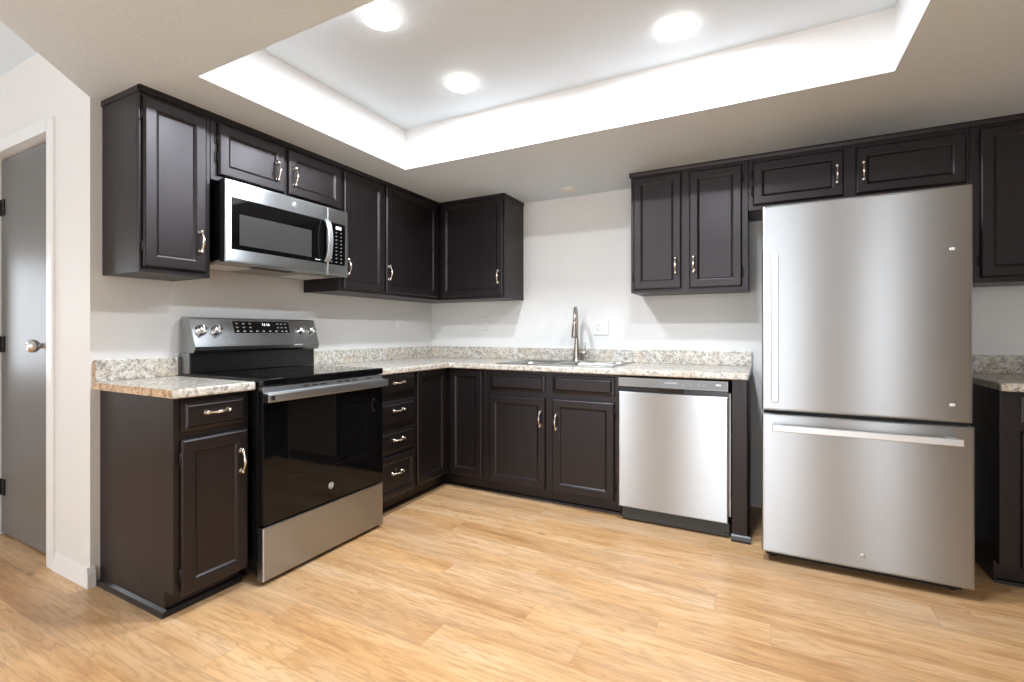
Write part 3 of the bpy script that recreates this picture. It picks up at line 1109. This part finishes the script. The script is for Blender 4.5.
t = thing('wall_cabinet', (.16, -1.748, 1.875), 'short two-door dark wall cabinet directly above the microwave', 'wall cabinet')
wall_box('L', -2.147, -1.367, 1.874, UF).build('body', 'cab', t, .0015)
front(t, 'door', 'L', -2.116, -1.756, 1.901, 2.152, UF, DOOR_LOOPS, (-1.805, 2.008, 'v'), -1)
front(t, 'door', 'L', -1.732, -1.361, 1.903, 2.154, UF, DOOR_LOOPS, (-1.698, 2.008, 'v'), 1)
top_strip(t, 'L', -2.147, -1.349, UF)

t = thing('wall_cabinet', (.16, -.85, UB), 'tall two-door dark wall cabinet right of the microwave, reaching into the corner', 'wall cabinet')
wall_box('L', -1.366, -.004, UB, UF).build('body', 'cab', t, .0015)
front(t, 'door', 'L', -1.337, -.980, 1.415, 2.152, UF, DOOR_LOOPS, (-1.312, 1.552, 'v'))
front(t, 'door', 'L', -.958, -.370, 1.418, 2.158, UF, DOOR_LOOPS, (-.936, 1.555, 'v'))
top_strip(t, 'L', -1.348, -.338, UF)

t = thing('wall_cabinet', (.63, -.16, UB), 'tall single-door dark wall cabinet on the back wall beside the corner, left of the sink', 'wall cabinet')
wall_box('B', .327, .930, UB, UF).build('body', 'cab', t, .0015)
front(t, 'door', 'B', .352, .922, 1.420, 2.158, UF, DOOR_LOOPS, (.886, 1.559, 'v'))
top_strip(t, 'B', .338, .930, UF, False, True)

t = thing('wall_cabinet', (2.236, -.16, UB), 'tall two-door dark wall cabinet above the dishwasher, left of the refrigerator', 'wall cabinet')
wall_box('B', 1.886, 2.583, UB, UF).build('body', 'cab', t, .0015)
front(t, 'door', 'B', 1.905, 2.205, 1.417, 2.150, UF, DOOR_LOOPS, (2.172, 1.560, 'v'), -1)
front(t, 'door', 'B', 2.253, 2.551, 1.415, 2.142, UF, DOOR_LOOPS, (2.280, 1.560, 'v'), 1)
top_strip(t, 'B', 1.886, 2.583, UF, True)

t = thing('wall_cabinet', (3.08, -.16, 1.86), 'short two-door dark wall cabinet directly above the refrigerator', 'wall cabinet')
wall_box('B', 2.585, 3.575, 1.862, UF).build('body', 'cab', t, .0015)
front(t, 'door', 'B', 2.609, 3.054, 1.888, 2.142, UF, DOOR_LOOPS, (3.022, 2.007, 'v'), -1)
front(t, 'door', 'B', 3.108, 3.561, 1.888, 2.138, UF, DOOR_LOOPS, (3.140, 2.005, 'v'))
top_strip(t, 'B', 2.585, 3.575, UF)

t = thing('wall_cabinet', (4.03, -.16, 1.385), 'tall black-looking wall cabinet at the photo edge, right of the refrigerator', 'wall cabinet')
wall_box('B', 3.577, XW - .002, 1.385, UF).build('body', 'cab', t, .0015)
front(t, 'door', 'B', 3.612, 4.03, 1.410, 2.146, UF, DOOR_LOOPS, (4.00, 1.56, 'v'), -1)
front(t, 'door', 'B', 4.05, 4.47, 1.410, 2.146, UF, DOOR_LOOPS, (4.08, 1.56, 'v'))
top_strip(t, 'B', 3.577, XW - .002, UF)

# ------------------------------------------------------------------ wall plates
def plate(name, loc, wall, w, h, gangs, label, cat):
    t_ = thing(name, loc, label, cat)
    ax = LWALL if wall == 'L' else BWALL
    u, v, n = (Vector(ax[k_]) for k_ in 'uvn')
    L = Vector(loc)
    MB().panel(L - u * w / 2 - v * h / 2 + n * .0005, u, v, n, w, h, [(0, .003), (.003, .006), (.006, .0065)]).build('cover_plate', 'white', t_)
    for g in range(gangs):
        c_ = L + u * ((g - (gangs - 1) / 2) * .046) + n * .0066
        s_ = MB().panel(c_ - u * .0165 - v * .034, u, v, n, .033, .068, [(0, .001), (.001, .002)]).build('receptacle', 'white', t_)
        for sg in (-1, 1):
            mm = MB()
            mm.panel(c_ + v * (sg * .018) - u * .007 - v * .004 + n * .0021, u, v, n, .002, .009, [(0, .0003)])
            mm.panel(c_ + v * (sg * .018) + u * .005 - v * .004 + n * .0021, u, v, n, .002, .009, [(0, .0003)])
            mm.build('socket_slots', 'slot', s_)
    return t_


plate('wall_outlet', (0, -.433, 1.226), 'L', .075, .118, 1, 'white single outlet on the left wall between oven range and corner', 'outlet')
plate('wall_outlet', (.545, 0, 1.21), 'B', .075, .118, 1, 'white single outlet on the back wall below the corner wall cabinet', 'outlet')
plate('wall_outlet', (1.583, 0, 1.175), 'B', .118, .118, 2, 'white double outlet on the back wall right of the faucet', 'outlet')

# ------------------------------------------------------------------ ceiling lamps
def lamp(x, y, z, r, label, lit):
    t_ = thing('ceiling_light', (x, y, z), label, 'ceiling light', 'round recessed lights in the ceiling tray' if lit else None)
    prof = [(r + .010, -.0005), (r + .009, -.0025), (r + .002, -.003), (r, -.003), (r, -.001)]
    m_ = MB()
    seg = 40
    rings = [[m_.bm.verts.new((x + q_ * math.cos(2 * math.pi * i / seg), y + q_ * math.sin(2 * math.pi * i / seg), z + d_)) for i in range(seg)] for q_, d_ in prof]
    for A, B in zip(rings, rings[1:]):
        for i in range(seg):
            m_.bm.faces.new((A[i], A[(i + 1) % seg], B[(i + 1) % seg], B[i])).smooth = True
    m_.build('trim_ring', 'white', t_)
    MB().lathe((x, y, z - .0005), (0, 0, -1), [(r, 0), (r, .010), (r - .008, .014), (0, .016)], 40).build('diffuser', 'lamp' if lit else 'white', t_)
    if lit:
        ld = bpy.data.lights.new('bulb', 'AREA')
        ld.shape = 'DISK'
        ld.size = 2 * r * .96
        ld.energy = LAMP_W
        ld.color = (.89, .965, 1.07)
        lo = bpy.data.objects.new('bulb', ld)
        COL.objects.link(lo)
        lo.parent = t_
        lo.location = (0, 0, -.0175)
    return t_


lamp(1.267, -2.003, H2, .078, 'lit round ceiling light at the top edge of the photo, above the microwave side', True)
lamp(1.261, -1.404, H2, .078, 'lit round ceiling light in the tray corner nearest the corner cabinets', True)
lamp(2.333, -1.355, H2, .078, 'lit round ceiling light towards the refrigerator end of the tray', True)
lamp(2.333, -2.003, H2, .078, 'lit round ceiling light in the tray above the middle of the floor', True)
lamp(1.400, -.198, H1, .055, 'small unlit round ceiling light in the dropped ceiling above the sink', False)
